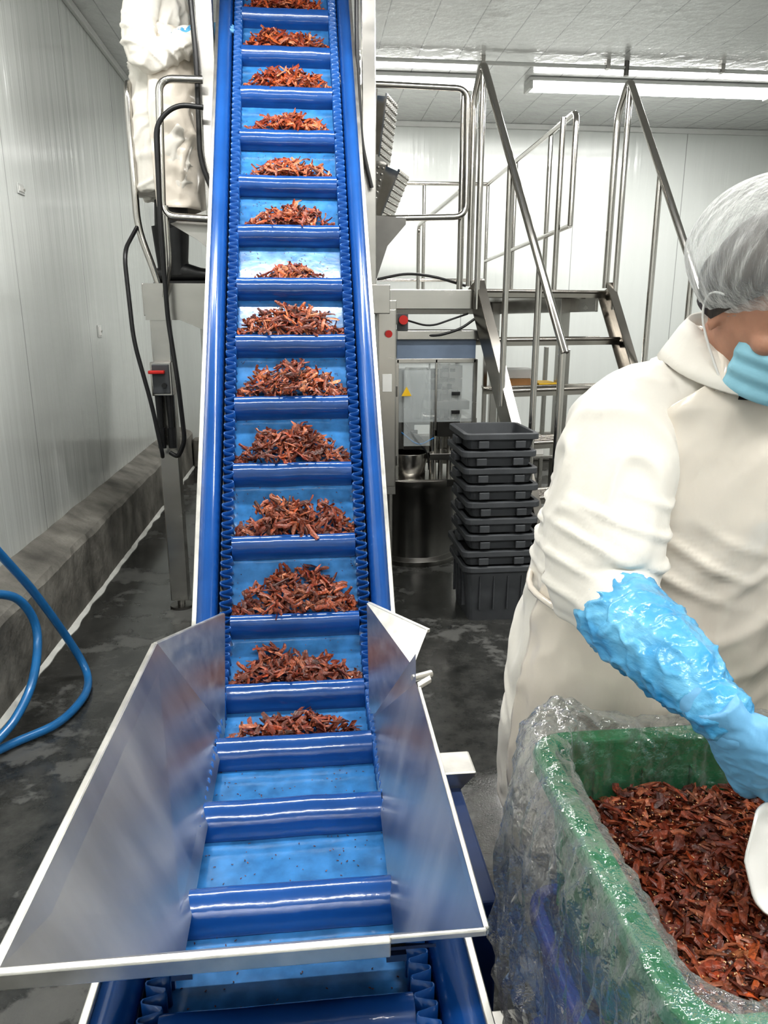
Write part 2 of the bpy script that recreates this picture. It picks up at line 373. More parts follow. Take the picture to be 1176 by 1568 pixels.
for s in fl:
    n=14; rs=[]
    for i in range(n+1):
        x=-.202+.404*i/n
        sag=.003*noise.noise(V((x*9,s*5,0)))
        rs.append([cp(x,s+a_+sag,h_*(1+.03*noise.noise(V((x*12,s*7,3))))) for a_,h_ in fp])
    b.rings(rs,FLIGHT)
b.build(conv)
b=MB('corrugated_sidewalls')
WL=.034
for sg in(-1,1):
    rs=[]
    for s in svals(WL/8):
        w=.0175*math.tanh(1.8*sin(2*pi*s/WL))/math.tanh(1.8)
        x=sg*.219+w
        rs.append([cp(x,s,.0),cp(x,s,.068),cp(x+.003,s,.068),cp(x+.003,s,.0)])
    b.rings(rs,WAVE,smooth=True)
b.build(conv)
b=MB('side_skirts')
for sg in(-1,1):
    rs=[]
    for s in svals(.03):
        pr=[(.241,.010),(.246,.05),(.262,.078),(.300,.092),(.300,.086),(.265,.070),(.251,.048),(.247,.008)]
        rs.append([cp(sg*x,s,h) for x,h in pr])
    b.rings(rs,SKIRT)
b.build(conv)
b=MB('frame')
for sg in(-1,1):
    rs=[]
    for s in svals(.03):
        rs.append([cp(sg*x,s,h) for x,h in((.300,.100),(.314,.100),(.314,-.19),(.300,-.19))])
    b.rings(rs,HEDGE,smooth=False)
for i in range(14):
    s=.3+i*.34
    if s<LT-.1:
        for sg in(-1,1):
            b.cyl(cp(sg*.314,s,-.06),cp(sg*.324,s,-.06),.012,STEEL,8)
            b.cyl(cp(sg*.300,s,-.16),cp(-sg*.300,s,-.16),.012,STEEL,8)
for y in(.62,1.62):
    for sg in(-1,1):
        x=CX+sg*.285; b.bx(x-.025,x+.025,y-.025,y+.025,.02,.30,STEEL); b.cyl((x,y,0),(x,y,.022),.045,STEEL)
    b.bx(CX-.28,CX+.28,y-.015,y+.015,.12,.15,STEEL)
b.build(conv,bevel=.002)
b=MB('drive_housing'); b.bx(.275,.36,1.22,1.62,.02,.36,NAVY); b.bx(.268,.40,1.60,1.70,.385,.40,HEDGE); b.plate([(.27,1.60,.40),(.40,1.60,.40),(.27,1.60,.26)],.004,HEDGE)
b.cyl((.31,1.3,0),(.31,1.3,.02),.03,STEEL); b.cyl((.31,1.55,0),(.31,1.55,.02),.03,STEEL); b.build(conv,bevel=.006)
b=MB('adjustable_foot'); b.bx(.275,.36,.93,1.03,.29,.305,HEDGE); b.bx(.31,.33,.97,.99,.02,.29,STEEL); b.cyl((.32,.98,.305),(.32,.98,.33),.013,STEEL,6); b.cyl((.32,.98,0),(.32,.98,.02),.035,BLACK); b.build(conv,bevel=.002)

hop=empty('feed_hopper')
b=MB('hopper_panels')
b.plate([(-.384,.76,.75),(-.24,1.10,.42),(-.25,1.86,.40),(-.372,1.68,.75)],.003,HOPPER)
b.plate([(-.372,1.68,.75),(-.25,1.86,.40),(-.255,2.05,.67)],.003,HEDGE)
b.plate([(.206,.76,.75),(.215,1.42,.75),(.235,1.56,.75),(.154,1.87,.40),(.132,1.10,.42)],.003,HOPPER)
b.plate([(.150,1.90,.745),(.154,1.87,.40),(.235,1.60,.70),(.282,1.69,.75)],.003,HEDGE)
b.plate([(-.384,.76,.75),(.206,.76,.75),(.132,1.10,.42),(-.24,1.10,.42)],.003,HOPPER)
b.build(hop,sol=0)
b=MB('hopper_rims')
def strip(p,q,w,th,m,wd):
    p=V(p);q=V(q);wd=V(wd); b.add([p,q,q+wd*w,p+wd*w,p-V((0,0,th)),q-V((0,0,th)),q+wd*w-V((0,0,th)),p+wd*w-V((0,0,th))],[(0,3,2,1),(4,5,6,7),(0,1,5,4),(1,2,6,5),(2,3,7,6),(3,0,4,7)],m)
strip((-.384,.76,.752),(-.372,1.68,.752),.012,.016,HEDGE,(-1,0,0))
strip((-.372,1.68,.752),(-.255,2.05,.672),.010,.012,HEDGE,(-.95,.3,0))
strip((-.396,.76,.754),(.086,.76,.754),.012,.024,HEDGE,(0,-1,0))
strip((.086,.762,.752),(.210,.762,.752),.006,.010,HEDGE,(0,-1,0))
strip((.206,.76,.752),(.215,1.40,.752),.008,.012,HEDGE,(1,0,0))
strip((.217,1.40,.752),(.252,1.44,.748),.02,.01,HEDGE,(0,1,0))
strip((.150,1.90,.747),(.282,1.69,.752),.012,.01,HEDGE,(.8,.5,0))
b.cyl((.215,1.47,.735),(.26,1.49,.735),.008,HEDGE,10)
b.build(hop,bevel=.002)
b=MB('hopper_front_flap'); b.plate([(-.26,.872,.630),(.165,.872,.630),(.14,1.085,.425),(-.245,1.085,.425)],.004,NAVY)
for x in(-.20,.11): b.box((x,.9,.594),(.03,.02,.012),STEEL)
b.build(hop,M=Matrix.Translation((0,-.006,-.006)))
b=MB('hopper_brackets')
for sg,xx in((-1,-.315),(1,.215)):
    for y in(1.2,1.7): b.plate([(CX+sg*.317,y,.46),(CX+sg*.317,y,.36),(CX+sg*.317,y+.05,.36),(CX+sg*.317,y+.05,.46)],.004,HEDGE); b.bx(min(xx,CX+sg*.317)-.0,max(xx,CX+sg*.317)+.0,y,y+.05,.455,.46,HEDGE)
b.build(hop)
hop.parent=conv

# ---------------------------------------------------------------- food shreds
def piece(mb,pos,d,n,L_,w,th,curl,col,K=5):
    d=(d-n*d.dot(n)).normalized(); bi=n.cross(d); p=pos-d*(L_/2)
    tw=random.uniform(-1.2,1.2); ang=-curl*.5; bend=random.uniform(-.5,.5); kk=random.randint(1,3)
    vs=[]
    for i in range(K):
        t=i/(K-1); dd=d*cos(ang)+n*sin(ang); nn=n*cos(ang)-d*sin(ang)
        a=tw*(t-.5); wv=bi*cos(a)+nn*sin(a); nv=nn*cos(a)-bi*sin(a)
        e=(.75,.95,1,.9,.7)[i] if K==5 else (.6,1,1,.6)[i]
        wl=w*e*random.uniform(.6,1.2)/2; wr_=w*e*random.uniform(.6,1.2)/2; hh=th/2*random.uniform(.7,1.2)
        o=bi*(bend*w*sin(pi*t*kk*.7)); j1=d*(random.uniform(-.09,.09)*L_); j2=d*(random.uniform(-.09,.09)*L_)
        vs+=[p+o+j1+wv*wl+nv*hh*.4,p+o+nv*hh,p+o+j2-wv*wr_+nv*hh*.3,p+o-nv*hh]
        p=p+dd*(L_/(K-1)); ang+=curl/(K-1)
    fs=[]
    for i in range(K-1):
        for j in range(4):
            k=(j+1)%4; fs.append((i*4+j,i*4+k,i*4+4+k,i*4+4+j))
    fs+=[(3,2,1,0),(K*4-4,K*4-3,K*4-2,K*4-1)]
    mb.add(vs,fs,FOOD,False,col)
PAL=[(.16,.033,.015),(.24,.050,.021),(.31,.074,.031),(.09,.019,.010),(.19,.036,.016),(.40,.125,.06)]
ORG=[(.44,.085,.023),(.54,.125,.036),(.34,.055,.016),(.24,.038,.014),(.64,.23,.10)]
food=MB('shredded_jerky')
random.seed(3)
inc=[s for s in fl if s>FS+1.5*SP]
for idx,s in enumerate(inc):
    if s+.1>LT: continue
    small=idx==7
    mid=idx in(8,9,10)
    cnt=150 if small else (240 if mid else 330)
    mix=min(1,max(0,(idx-4)/6))
    hw=.125 if small else (.165 if mid else .188)
    if idx==0: hw=.172; cnt=290
    off=random.uniform(-.010,.012)
    y_,z_,a_=path(s+.06); nn=V((0,-sin(a_),cos(a_)))
    ext=.10 if small else (.14 if mid else .172)
    HM=.050 if small else .086
    ph=random.uniform(0,9)
    for _ in range(cnt):
        x=max(-1,min(1,random.gauss(0,.62)))
        prof_=max(0,1-abs(x)**3)*(.82+.35*noise.noise(V((x*3,ph,0))))
        u=random.random()**.9*(.22+.78*prof_)
        hmax=HM*(1-u*.8)*(.40+.60*prof_)
        h=.008+hmax*random.random()**.6
        ds=.018+ext*u
        pos=cp(off+x*hw,s+ds,h)
        d=V((random.uniform(-1,1),random.uniform(-1,1),random.uniform(-.8,.8)))
        n_=(nn+V((random.uniform(-.8,.8),random.uniform(-.8,.8),random.uniform(-.5,.5)))).normalized()
        c=random.choice(ORG if random.random()<mix*.8+.04 else PAL); g=random.uniform(.55,1.15)
        L_=random.uniform(.024,.068)
        if abs(off+x*hw)>.165: L_=min(L_,.03)
        piece(food,pos,d,n_,L_,random.uniform(.008,.018),random.uniform(.003,.007),random.uniform(-1.1,1.1),tuple(q*g for q in c))
for _ in range(1100):
    s=random.uniform(.35,LT*.8); x=random.uniform(-.2,.2)
    c=random.choice(PAL); pos=cp(x,s,.0015); y_,z_,a_=path(s)
    piece(food,pos,V((random.uniform(-1,1),random.uniform(-1,1),0)),V((0,-sin(a_),cos(a_))),random.uniform(.002,.006),.0025,.0015,0,tuple(q*.5 for q in c),K=4)
food.build(conv)

# ---------------------------------------------------------------- tote, crates, bag
def crate(name,x0,x1,y0,y1,z0,z1,m,taper=.02,rim=.018,th=.005,ribs=True,rimh=.03):
    b=MB(name); cx,cy=(x0+x1)/2,(y0+y1)/2; hx,hy=(x1-x0)/2,(y1-y0)/2; r=.035
    hx-=rim; hy-=rim
    rs=[rrect(cx,cy,hx-taper,hy-taper,r,z0),rrect(cx,cy,hx,hy,r,z1-rimh),rrect(cx,cy,hx+rim,hy+rim,r+rim,z1-rimh),rrect(cx,cy,hx+rim,hy+rim,r+rim,z1-.004),
        rrect(cx,cy,hx+rim-.004,hy+rim-.004,r+rim-.004,z1),rrect(cx,cy,hx-th+.002,hy-th+.002,r,z1),rrect(cx,cy,hx-th,hy-th,r,z1-.006),rrect(cx,cy,hx-taper-th,hy-taper-th,r,z0+th)]
    b.rings(rs,m,smooth=False)
    if ribs:
        for fx in(-.6,-.2,.2,.6):
            for sg in(-1,1):
                b.box((cx+fx*hx,cy+sg*(hy-taper*.3),(z0+z1-rimh)/2+.02),(.008,.02,(z1-z0)*.6),m)
                b.box((cx+sg*(hx-taper*.3),cy+fx*hy,(z0+z1-rimh)/2+.02),(.02,.008,(z1-z0)*.6),m)
    return b
BX0,BX1,BY0,BY1,BZ=.335,.80,.50,1.045,.85
crate('green_crate',BX0,BX1,BY0,BY1,.566,BZ,GREENP,rim=.030).build(bevel=.003)
crate('blue_crate',BX0+.01,BX1-.01,BY0+.01,BY1-.01,.283,.565,BLUEP).build(bevel=.003)
crate('blue_crate',BX0+.01,BX1-.01,BY0+.01,BY1-.01,.0,.282,BLUEP).build(bevel=.003)
bag=MB('plastic_liner_bag'); rs=[]
cx,cy,hx,hy=(BX0+BX1)/2,(BY0+BY1)/2,(BX1-BX0)/2,(BY1-BY0)/2
prof=[(-.056,.70),(-.054,.76),(-.046,.83),(-.036,.858),(-.005,.866),(.014,.854),(.028,.80),(.038,.70),(.044,.58),(.040,.47),(.030,.40)]
prof=catmull(prof,7)
for i,(o,z) in enumerate(prof):
    base=[]; u_=i/(len(prof)-1)
    rad=.06+max(0,o)
    for (sx,sy,a0) in((1,1,0),(-1,1,pi/2),(-1,-1,pi),(1,-1,3*pi/2)):
        X=hx+o-rad; Y=hy+o-rad
        for k in range(16):
            t=a0+pi/2*k/16; base.append((V((cx+sx*X+rad*cos(t),cy+sy*Y+rad*sin(t),z)),V((cos(t),sin(t),0))))
        nx,ny=[(-1,1),(-1,-1),(1,-1),(1,1)][[(1,1),(-1,1),(-1,-1),(1,-1)].index((sx,sy))]
        t=a0+pi/2; A=V((cx+sx*X+rad*cos(t),cy+sy*Y+rad*sin(t),z)); B=V((cx+nx*X+rad*cos(t),cy+ny*Y+rad*sin(t),z))
        for k in range(64): base.append((A.lerp(B,k/64),V((cos(t),sin(t),0))))
    ring=[]
    for p,n in base:
        amp=.004+.026*max(0,min(1,(u_-.42)/.4)) + (.004 if u_<.3 else 0)
        f=ridge(p,(15,15,3.5),1)*.7+ridge(p,(30,30,12),4)*.45-.45
        f2=ridge(p,(45,45,30),9)-.5
        q=p+n*(f*amp+f2*.006)
        if .24<u_<.62: q.z+=.016*max(0,noise.noise(V((p.x*9,p.y*9,2))))+.008*abs(noise.noise(V((p.x*38,p.y*38,2))))
        dcor=(V((p.x,p.y))-V((BX0+.05,BY1-.03))).length
        if .18<u_<.75: q.z+=.045*max(0,1-dcor/.14)*(1+.5*noise.noise(p*50))
        ring.append(q)
    rs.append(ring)
bag.rings(rs,BAG,(False,False)); bag.build()
random.seed(11)
jf=MB('shredded_jerky')
def surf(x,y):
    return .738+.035*noise.noise(V((x*7,y*7,1)))+.03*(x-BX0)/.4-.03*max(0,(.15-(x-BX0)))/.15
rs=[]
for r_,dz in((0.0,.575),(0.0,.70),(.01,.72)): rs.append(rrect(cx,cy,hx-.065-r_,hy-.065-r_,.03,dz))
jf.rings(rs,FOOD); 
jf.col=[(.08,.018,.008,1)]*len(jf.v)
for _ in range(4600):
    x=random.uniform(BX0+.065,BX1-.065); y=random.uniform(BY0+.065,BY1-.065)
    z=surf(x,y)+random.uniform(-.014,.014)
    d=V((random.uniform(-1,1),random.uniform(-1,1),random.uniform(-.5,.5))); n_=V((random.uniform(-.9,.9),random.uniform(-.9,.9),1)).normalized()
    warm=max(0,min(1,(.85-y)/.3))
    c=random.choice(PAL+(ORG if random.random()<warm*.6+.05 else PAL)); g=random.uniform(.5,1.0)
    piece(jf,V((x,y,z)),d,n_,random.uniform(.018,.056),random.uniform(.007,.015),random.uniform(.003,.006),random.uniform(-1.2,1.2),tuple(q*g for q in c))
for _ in range(2200):
    x=random.uniform(BX0+.07,BX1-.07); y=random.uniform(BY0+.07,BY1-.07)
    piece(jf,V((x,y,surf(x,y)+random.uniform(.008,.018))),V((random.uniform(-1,1),1,0)),V((0,0,1)),.0028,.002,.0015,0,random.choice([(.6,.33,.14),(.75,.5,.28),(.02,.01,.01)]),K=4)
jf.build()

gs=empty('gray_crate_stack')
gx0,gx1,gy0,gy1=.755,1.15,3.44,3.86
def gbuild(b,i): 
    b.name='crate_%d'%i; b.build(gs,bevel=.003)
gbuild(crate('c',gx0,gx1,gy0,gy1,.0,.30,GRAYP,taper=.02),0)
for i in range(8):
    z=.30+.084*(i+1)
    b=MB('c'); cx_,cy_=(gx0+gx1)/2,(gy0+gy1)/2; sh=random.uniform(-.008,.008)-.035*(i/8)
    hx_,hy_=(gx1-gx0)/2-.012*(i>0),(gy1-gy0)/2
    b.rings([rrect(cx_+sh,cy_,hx_-.03,hy_-.03,.03,z-.080),rrect(cx_+sh,cy_,hx_-.02,hy_-.02,.03,z-.035),rrect(cx_+sh,cy_,hx_,hy_,.035,z-.032),rrect(cx_+sh,cy_,hx_,hy_,.035,z-.004),rrect(cx_+sh,cy_,hx_-.022,hy_-.022,.03,z-.002),rrect(cx_+sh,cy_,hx_-.03,hy_-.03,.03,z-.06)],GRAYP,smooth=False)
    for q in(-.09,.09): b.box((cx_+q+sh,gy0+.012,z-.055),(.05,.03,.035),GRAYP)
    b.box((gx0+.02+sh,cy_,z-.055),(.03,.10,.035),GRAYP)
    gbuild(b,i+1)

# ---------------------------------------------------------------- platform, rails, stair
b=MB('work_platform'); PZ=1.665
b.bx(-.76,.40,3.79,5.7,PZ-.012,PZ,STEEL)
b.plate([(-.76,3.775,PZ),(-.76,3.775,PZ-.17),(-.60,3.775,PZ-.17),(-.36,3.775,PZ-.27),(-.30,3.775,PZ-.27),(-.30,3.775,PZ)],.012,STEEL)
b.bx(-.30,.42,3.77,3.79,PZ-.14,PZ,STEEL)
b.bx(-.77,-.75,3.78,5.7,PZ-.15,PZ,STEEL); b.bx(-.76,.4,5.68,5.7,PZ-.15,PZ,STEEL)
for x,y in((-.70,3.83),(-.70,5.6),(.36,5.6)):
    b.bx(x-.045,x+.045,y-.045,y+.045,.05,PZ-.15,STEEL); b.cyl((x,y,.012),(x,y,.05),.02,STEEL); b.cyl((x,y,0),(x,y,.014),.06,DARKSTEEL)
b.bx(-.50,-.42,4.4,4.48,.05,PZ-.012,STEEL); b.cyl((-.46,4.44,0),(-.46,4.44,.05),.05,STEEL)
b.bx(.40,1.85,4.66,7.2,PZ-.015,PZ,STEEL)
b.bx(.40,1.02,4.40,4.66,PZ-.012,PZ,STEEL); b.bx(.40,.98,4.39,4.41,PZ-.11,PZ,STEEL)
b.bx(.40,1.85,7.18,7.2,PZ-.12,PZ,STEEL); b.bx(1.83,1.85,4.7,7.2,PZ-.12,PZ,STEEL)
for x,y in((.45,7.12),(1.8,7.12),(1.8,5.2)): b.bx(x-.035,x+.035,y-.035,y+.035,0,PZ-.015,STEEL)
b.bx(-.45,-.375,3.80,3.87,PZ,3.34,STEEL); b.bx(.29,.355,3.80,3.87,PZ,3.34,STEEL)
b.plate([(-.62,3.83,PZ+.27),(-.40,3.83,PZ+.35),(-.40,3.83,PZ+.12),(-.50,3.83,PZ+.20)],.05,STEEL)
b.plate([(.34,3.83,PZ+.32),(.50,3.83,PZ+.31),(.50,3.83,PZ+.28),(.41,3.83,PZ+.18),(.34,3.83,PZ-.02)],.05,DARKSTEEL)
b.build(bevel=.004)

r=.017
b=MB('guard_railing')
b.tube([(-.80,5.2,1.90),(-.80,5.2,2.58),(-.80,3.95,2.58),(-.80,3.95,1.93),(-.74,3.95,1.74),(-.72,3.95,PZ)],r,TUBE,14,.08)
b.tube([(-.42,3.70,2.52),(-.61,3.70,2.52),(-.635,3.70,1.955),(-.42,3.70,1.945)],r,TUBE,14,.06)
b.tube([(-.66,3.76,1.60),(-.62,3.70,1.75),(-.62,3.70,2.0)],r*.8,TUBE,12,.05)
b.tube([(.34,4.40,2.72),(.915,4.40,2.71),(.92,4.40,2.06),(.34,4.40,2.04)],r,TUBE,14,.07)
b.tube([(.90,4.44,PZ),(.90,4.44,2.70)],r,TUBE,14)
b.tube([(1.62,4.66,2.05),(1.62,4.66,2.68),(1.68,7.1,2.68)],r,TUBE,14,.06)
b.tube([(1.62,4.66,2.05),(1.68,7.1,2.02)],r*.9,TUBE,14)
b.tube([(1.56,4.72,PZ),(1.56,4.72,2.66)],r,TUBE,14)
b.tube([(1.68,7.1,2.68),(.3,7.12,2.68)],r,TUBE,14); b.tube([(1.68,7.1,1.85),(.3,7.12,1.85)],r*.9,TUBE,14)
for y in(5.2,6.1,7.1): b.tube([(1.63+.02*(y-4.6),y,PZ),(1.63+.02*(y-4.6),y,2.68)],r*.95,TUBE,14)
for x in(.55,1.10): b.tube([(x,7.12,PZ),(x,7.12,2.68)],r*.95,TUBE,14)
b.tube([(1.02,5.0,PZ),(1.02,5.0,2.3),(1.02,6.9,2.3),(1.02,6.9,PZ)],r,TUBE,14,.1)
b.build()

st=MB('metal_staircase')
A15=math.radians(18); dirh=V((sin(A15),-cos(A15),0)); wdt=V((cos(math.radians(13)),sin(math.radians(13)),0)); W=.93
top=V((.965,4.40,1.66)); slope=1.75; 
def sp(w,run,z):
    p=top+wdt*w+dirh*run; return V((p.x,p.y,z))
RUN=1.66/slope
RT=Matrix.Rotation(math.radians(13),3,'Z')
for w in(0,W):
    a0=sp(w,0,1.69); a1=sp(w,RUN,0.0); dv=(a1-a0).normalized(); nrm=dirh.cross(V((0,0,1))).normalized()
    up_=nrm.cross(dv).normalized(); 
    if up_.z<0: up_=-up_
    hgt=.10
    sgn=1 if w==0 else -1
    def slab(c0,c1,du,dw,wu,ww,m):
        cs=[]
        for c in(c0,c1):
            for s1,s2 in((-1,-1),(1,-1),(1,1),(-1,1)): cs.append(c+up_*(du+s1*wu/2)+wdt*(dw+s2*ww/2))
        st.add(cs,[(3,2,1,0),(4,5,6,7),(0,1,5,4),(1,2,6,5),(2,3,7,6),(3,0,4,7)],m)
    slab(a0,a1,0,0,hgt,.006,STAIRM); slab(a0,a1,hgt/2,sgn*.025,.006,.055,STAIRM); slab(a0,a1,-hgt/2,sgn*.025,.006,.055,STAIRM)
    st.box(tuple(a1+V((0,0,.006))),(.13,.10,.012),STAIRM,RT)
    pts=[sp(w,-.03,PZ+.02),sp(w,-.03,2.66),sp(w,.05,2.83),sp(w,RUN*.95,2.83-(RUN*.95-.05)*slope)]
    st.tube(pts,r*1.2,TUBE,14,.05)
    for run in(.06,.36,.66):
        zt=2.83-(run-.05)*slope; zb=1.66-run*slope
        st.tube([sp(w,run,zb),sp(w,run,zt)],r,TUBE,14)
    st.tube([sp(w,RUN*.93,2.83-(RUN*.93-.05)*slope),sp(w,RUN*.93,1.66-RUN*.93*slope)],r*1.1,TUBE,14)
for k in range(6):
    z=1.66-.276*k; run=(1.66-z)/slope
    c0=sp(.02,run,z); c1=sp(W-.02,run,z)
    dd=.19
    for q in(0,dd): 
        p0=c0-dirh*q; p1=c1-dirh*q; st.tube([p0,p1],.011,STAIRM,8)
        st.box(tuple((p0+p1)/2-V((0,0,.012))),((p1-p0).length,.006,.045),STAIRM,RT)
    for j in range(7):
        p0=c0-dirh*(dd*(j+.5)/7); p1=c1-dirh*(dd*(j+.5)/7); st.tube([p0,p1],.005,STAIRM,6)
    for j in range(14):
        p=c0.lerp(c1,(j+.5)/14); st.tube([p,p-dirh*dd],.004,STAIRM,6)
st.build(bevel=0)

# ---------------------------------------------------------------- multihead weigher
mw=MB('multihead_weigher'); wx,wy=.04,5.05
def waffle(center,w,h,ang,tilt):
    Rm=Matrix.Rotation(ang,3,'Z')@Matrix.Rotation(tilt,3,'Y')
    mw.box(center,(.012,w,h),STEEL,Rm)
    mw.box(V(center)-Rm@V((.05,0,0)),(.09,w*.9,h*.92),STEEL,Rm)
    nx,ny=7,9
    for i in range(nx):
        for j in range(ny):
            p=V(center)+Rm@V((.006,(i+.5)/nx*w-w/2,(j+.5)/ny*h-h/2)); ball(mw,p,(.009,.010,.010),STEEL,4,6)
for k in range(10):
    a_=2*pi*(k+.3)/10-.55
    if cos(a_)*.5+wx<-.3 and sin(a_)<0: continue
    waffle((wx+.52*cos(a_),wy+.52*sin(a_),2.60),.25,.34,a_,math.radians(8))
    waffle((wx+.56*cos(a_),wy+.56*sin(a_),2.22),.25,.30,a_,math.radians(24))
mw.tube([(wx,wy,PZ),(wx,wy,1.9),(wx,wy,2.1),(wx,wy,2.7),(wx,wy,2.72),(wx,wy,2.95)],[.25,.25,.33,.36,.40,.05],STEEL,32)
for k in range(4):
    a_=pi/4+k*pi/2; mw.bx(wx+.33*cos(a_)-.03,wx+.33*cos(a_)+.03,wy+.33*sin(a_)-.03,wy+.33*sin(a_)+.03,PZ,2.1,STEEL)
mw.build()

# ---------------------------------------------------------------- packaging machine
pm=MB('packing_machine')
pm.tube([(.68,4.62,.0),(.68,4.62,.03),(.68,4.62,.05),(.68,4.62,.47),(.68,4.62,.50),(.68,4.62,.54)],[.28,.28,.25,.25,.275,.275],DARKSTEEL,40)
pm.bx(.52,1.05,4.40,4.95,.50,.545,STEEL)
pm.tube([(.62,4.52,.545),(.62,4.52,.58),(.62,4.52,.70),(.62,4.52,.70),(.62,4.52,.60)],[.075,.10,.125,.115,.09],STEEL,28)
for i,x in enumerate((.77,.825,.88,.935)): pm.cyl((x,4.50+.03*(i%2),.54),(x,4.50+.03*(i%2),1.08),.015 if i%2 else .022,TUBE,14)
pm.bx(.72,.98,4.44,4.58,.97,1.02,STEEL); pm.bx(.74,.97,4.43,4.60,.66,.70,STEEL); pm.bx(.79,.93,4.46,4.58,.80,.90,DARKSTEEL)
pm.bx(.58,.66,4.55,4.70,.75,1.20,DARKSTEEL); pm.bx(.84,.97,4.62,4.80,.60,1.22,STEEL)
pm.tube([(.66,4.48,1.22),(.66,4.48,1.12),(.66,4.48,1.0),(.66,4.48,.92)],[.07,.065,.03,.028],TUBE,20)
pm.cyl((.70,4.5,.92),(.78,4.5,.92),.03,TUBE); pm.bx(.60,.74,4.60,4.9,.545,.75,DARKSTEEL)
for z in(1.06,1.13,1.19): pm.bx(.70,.90,4.50,4.54,z,z+.018,DARKSTEEL); 
for x in(.74,.80,.86): pm.cyl((x,4.49,1.02),(x,4.49,1.24),.006,TUBE,8); pm.cyl((x,4.47,1.09),(x,4.47,1.12),.016,BLACK,10)
pm.cyl((.60,4.46,.98),(.60,4.46,1.05),.022,DARKSTEEL,12)
x0,x1,y0,y1,z0,z1=.53,1.0,4.40,4.95,.90,1.27
for x in(x0,x1):
    for y in(y0,y1): pm.bx(x-.012,x+.012,y-.012,y+.012,.55,z1,STEEL)
pm.bx((x0+x1)/2-.006,(x0+x1)/2+.006,y0-.012,y0,z0-.05,z1,STEEL)
pm.bx(x0,x1,y0-.012,y0+.012,z1-.02,z1+.005,STEEL); pm.bx(x0,x1,y0-.004,y0+.004,z0,z1-.02,GLASS); pm.bx(x1-.004,x1+.004,y0,y1,z0,z1-.02,GLASS)
pm.bx(x0+.04,x0+.20,y0-.03,y0-.022,z0-.14,z1-.06,GLASS)
for z in(z0+.05,z0+.16): pm.bx(x1-.14,x1-.09,y0-.018,y0-.004,z,z+.02,BLACK)
pm.bx(x0-.0,x1+.08,y0-.03,y1,z1+.115,z1+.165,STEEL); pm.bx(x0,x1,y0,y1,z1+.005,z1+.115,BLUEGREY)
pm.cyl((.56,4.33,1.495),(.56,4.37,1.495),.026,REDP,16); pm.bx(.53,.59,4.36,4.41,1.435,1.53,GRAYP)
pm.plate([(.555,y0-.032,1.06),(.615,y0-.032,1.06),(.585,y0-.032,1.115)],.002,YEL)
for x,z in((.60,.84),(.90,.86),(.93,.78)): pm.cyl((x,4.42,z),(x+.06,4.41,z),.012,BLACK,10)
pm.tube([(.58,4.40,.90),(.64,4.37,.80),(.72,4.40,.72),(.74,4.45,.60)],.006,BLACK,8,.05)
pm.tube([(.56,4.40,.84),(.66,4.37,.76),(.76,4.42,.80)],.005,HOSE,8,.05)
pm.tube([(.55,4.45,1.435),(.75,4.36,1.40),(.9,4.36,1.445),(.98,4.37,1.50)],.008,BLACK,8,.1)
pm.tube([(.57,4.45,1.50),(.72,4.38,1.455),(.85,4.38,1.50),(.95,4.42,1.53)],.006,BLACK,8,.1)
pm.bx(.60,1.16,5.0,5.6,.80,.84,STEEL)
for x in(.63,1.13):
    for y in(5.05,5.55): pm.bx(x-.02,x+.02,y-.02,y+.02,0,.8,STEEL)
pm.bx(.70,1.0,5.1,5.4,.84,1.15,DARKSTEEL)
pm.build(bevel=.003)
b=MB('control_cabinet'); b.bx(.40,.505,4.22,4.38,.50,1.60,STEEL); b.bx(.405,.50,4.212,4.22,.55,1.55,STEEL); b.bx(.42,.44,4.25,4.35,0,.5,STEEL); b.bx(.47,.49,4.25,4.35,0,.5,STEEL)
for z in(.7,1.1,1.5): b.bx(.505,.515,4.23,4.26,z-.03,z+.03,DARKSTEEL)
b.bx(.425,.48,4.208,4.213,1.10,1.20,WHITEP); b.cyl((.46,4.19,1.42),(.46,4.215,1.42),.02,REDP); b.build(bevel=.004)
b=MB('packing_table'); b.bx(-.72,-.30,5.95,6.45,.72,.76,STEEL); b.bx(-.72,-.30,5.95,6.45,.30,.33,STEEL)
for x in(-.69,-.33):
    for y in(5.98,6.42): b.bx(x-.02,x+.02,y-.02,y+.02,.08,.72,STEEL); b.cyl((x-.012,y,.045),(x+.012,y,.045),.045,BLACK)
b.bx(-.62,-.45,6.0,6.2,.76,.86,WHITEP); b.build(bevel=.003)
b=MB('motor_unit'); b.bx(-.52,-.40,4.15,4.30,.95,1.22,STEEL); b.bx(-.50,-.42,4.2,4.26,.0,.95,STEEL); b.cyl((-.46,4.10,1.12),(-.46,4.15,1.12),.03,REDP); b.build(bevel=.006)
b=MB('parts_rack'); b.bx(1.30,1.80,5.0,5.5,1.0,1.02,STEEL)
for x in(1.32,1.78):
    for y in(5.02,5.48): b.bx(x-.015,x+.015,y-.015,y+.015,0,1.3,STEEL)
b.bx(1.30,1.80,5.0,5.5,.55,.57,STEEL); b.bx(1.34,1.55,5.05,5.3,1.02,1.10,BROWN); b.bx(1.60,1.74,5.05,5.3,1.02,1.07,YEL); b.bx(1.38,1.66,5.05,5.3,.57,.7,WHITEP)
b.bx(1.36,1.6,5.1,5.35,1.10,1.16,WHITEP); b.build(bevel=.003)
b=MB('control_box'); b.bx(-.745,-.645,3.70,3.784,1.14,1.30,STEEL); b.bx(-.735,-.655,3.692,3.70,1.15,1.29,GRAYP)
b.box((-.71,3.675,1.255),(.075,.03,.016),REDP); b.cyl((-.68,3.68,1.19),(-.68,3.70,1.19),.012,BLACK)
for x in(-.72,-.67):
    b.tube([(x,3.74,1.14),(x,3.735,.98)],[.02,.014],BLACK,12); b.cyl((x,3.735,.88),(x,3.735,.98),.02,BLACK,12)
b.build(bevel=.004)
b=MB('cable_bundle')
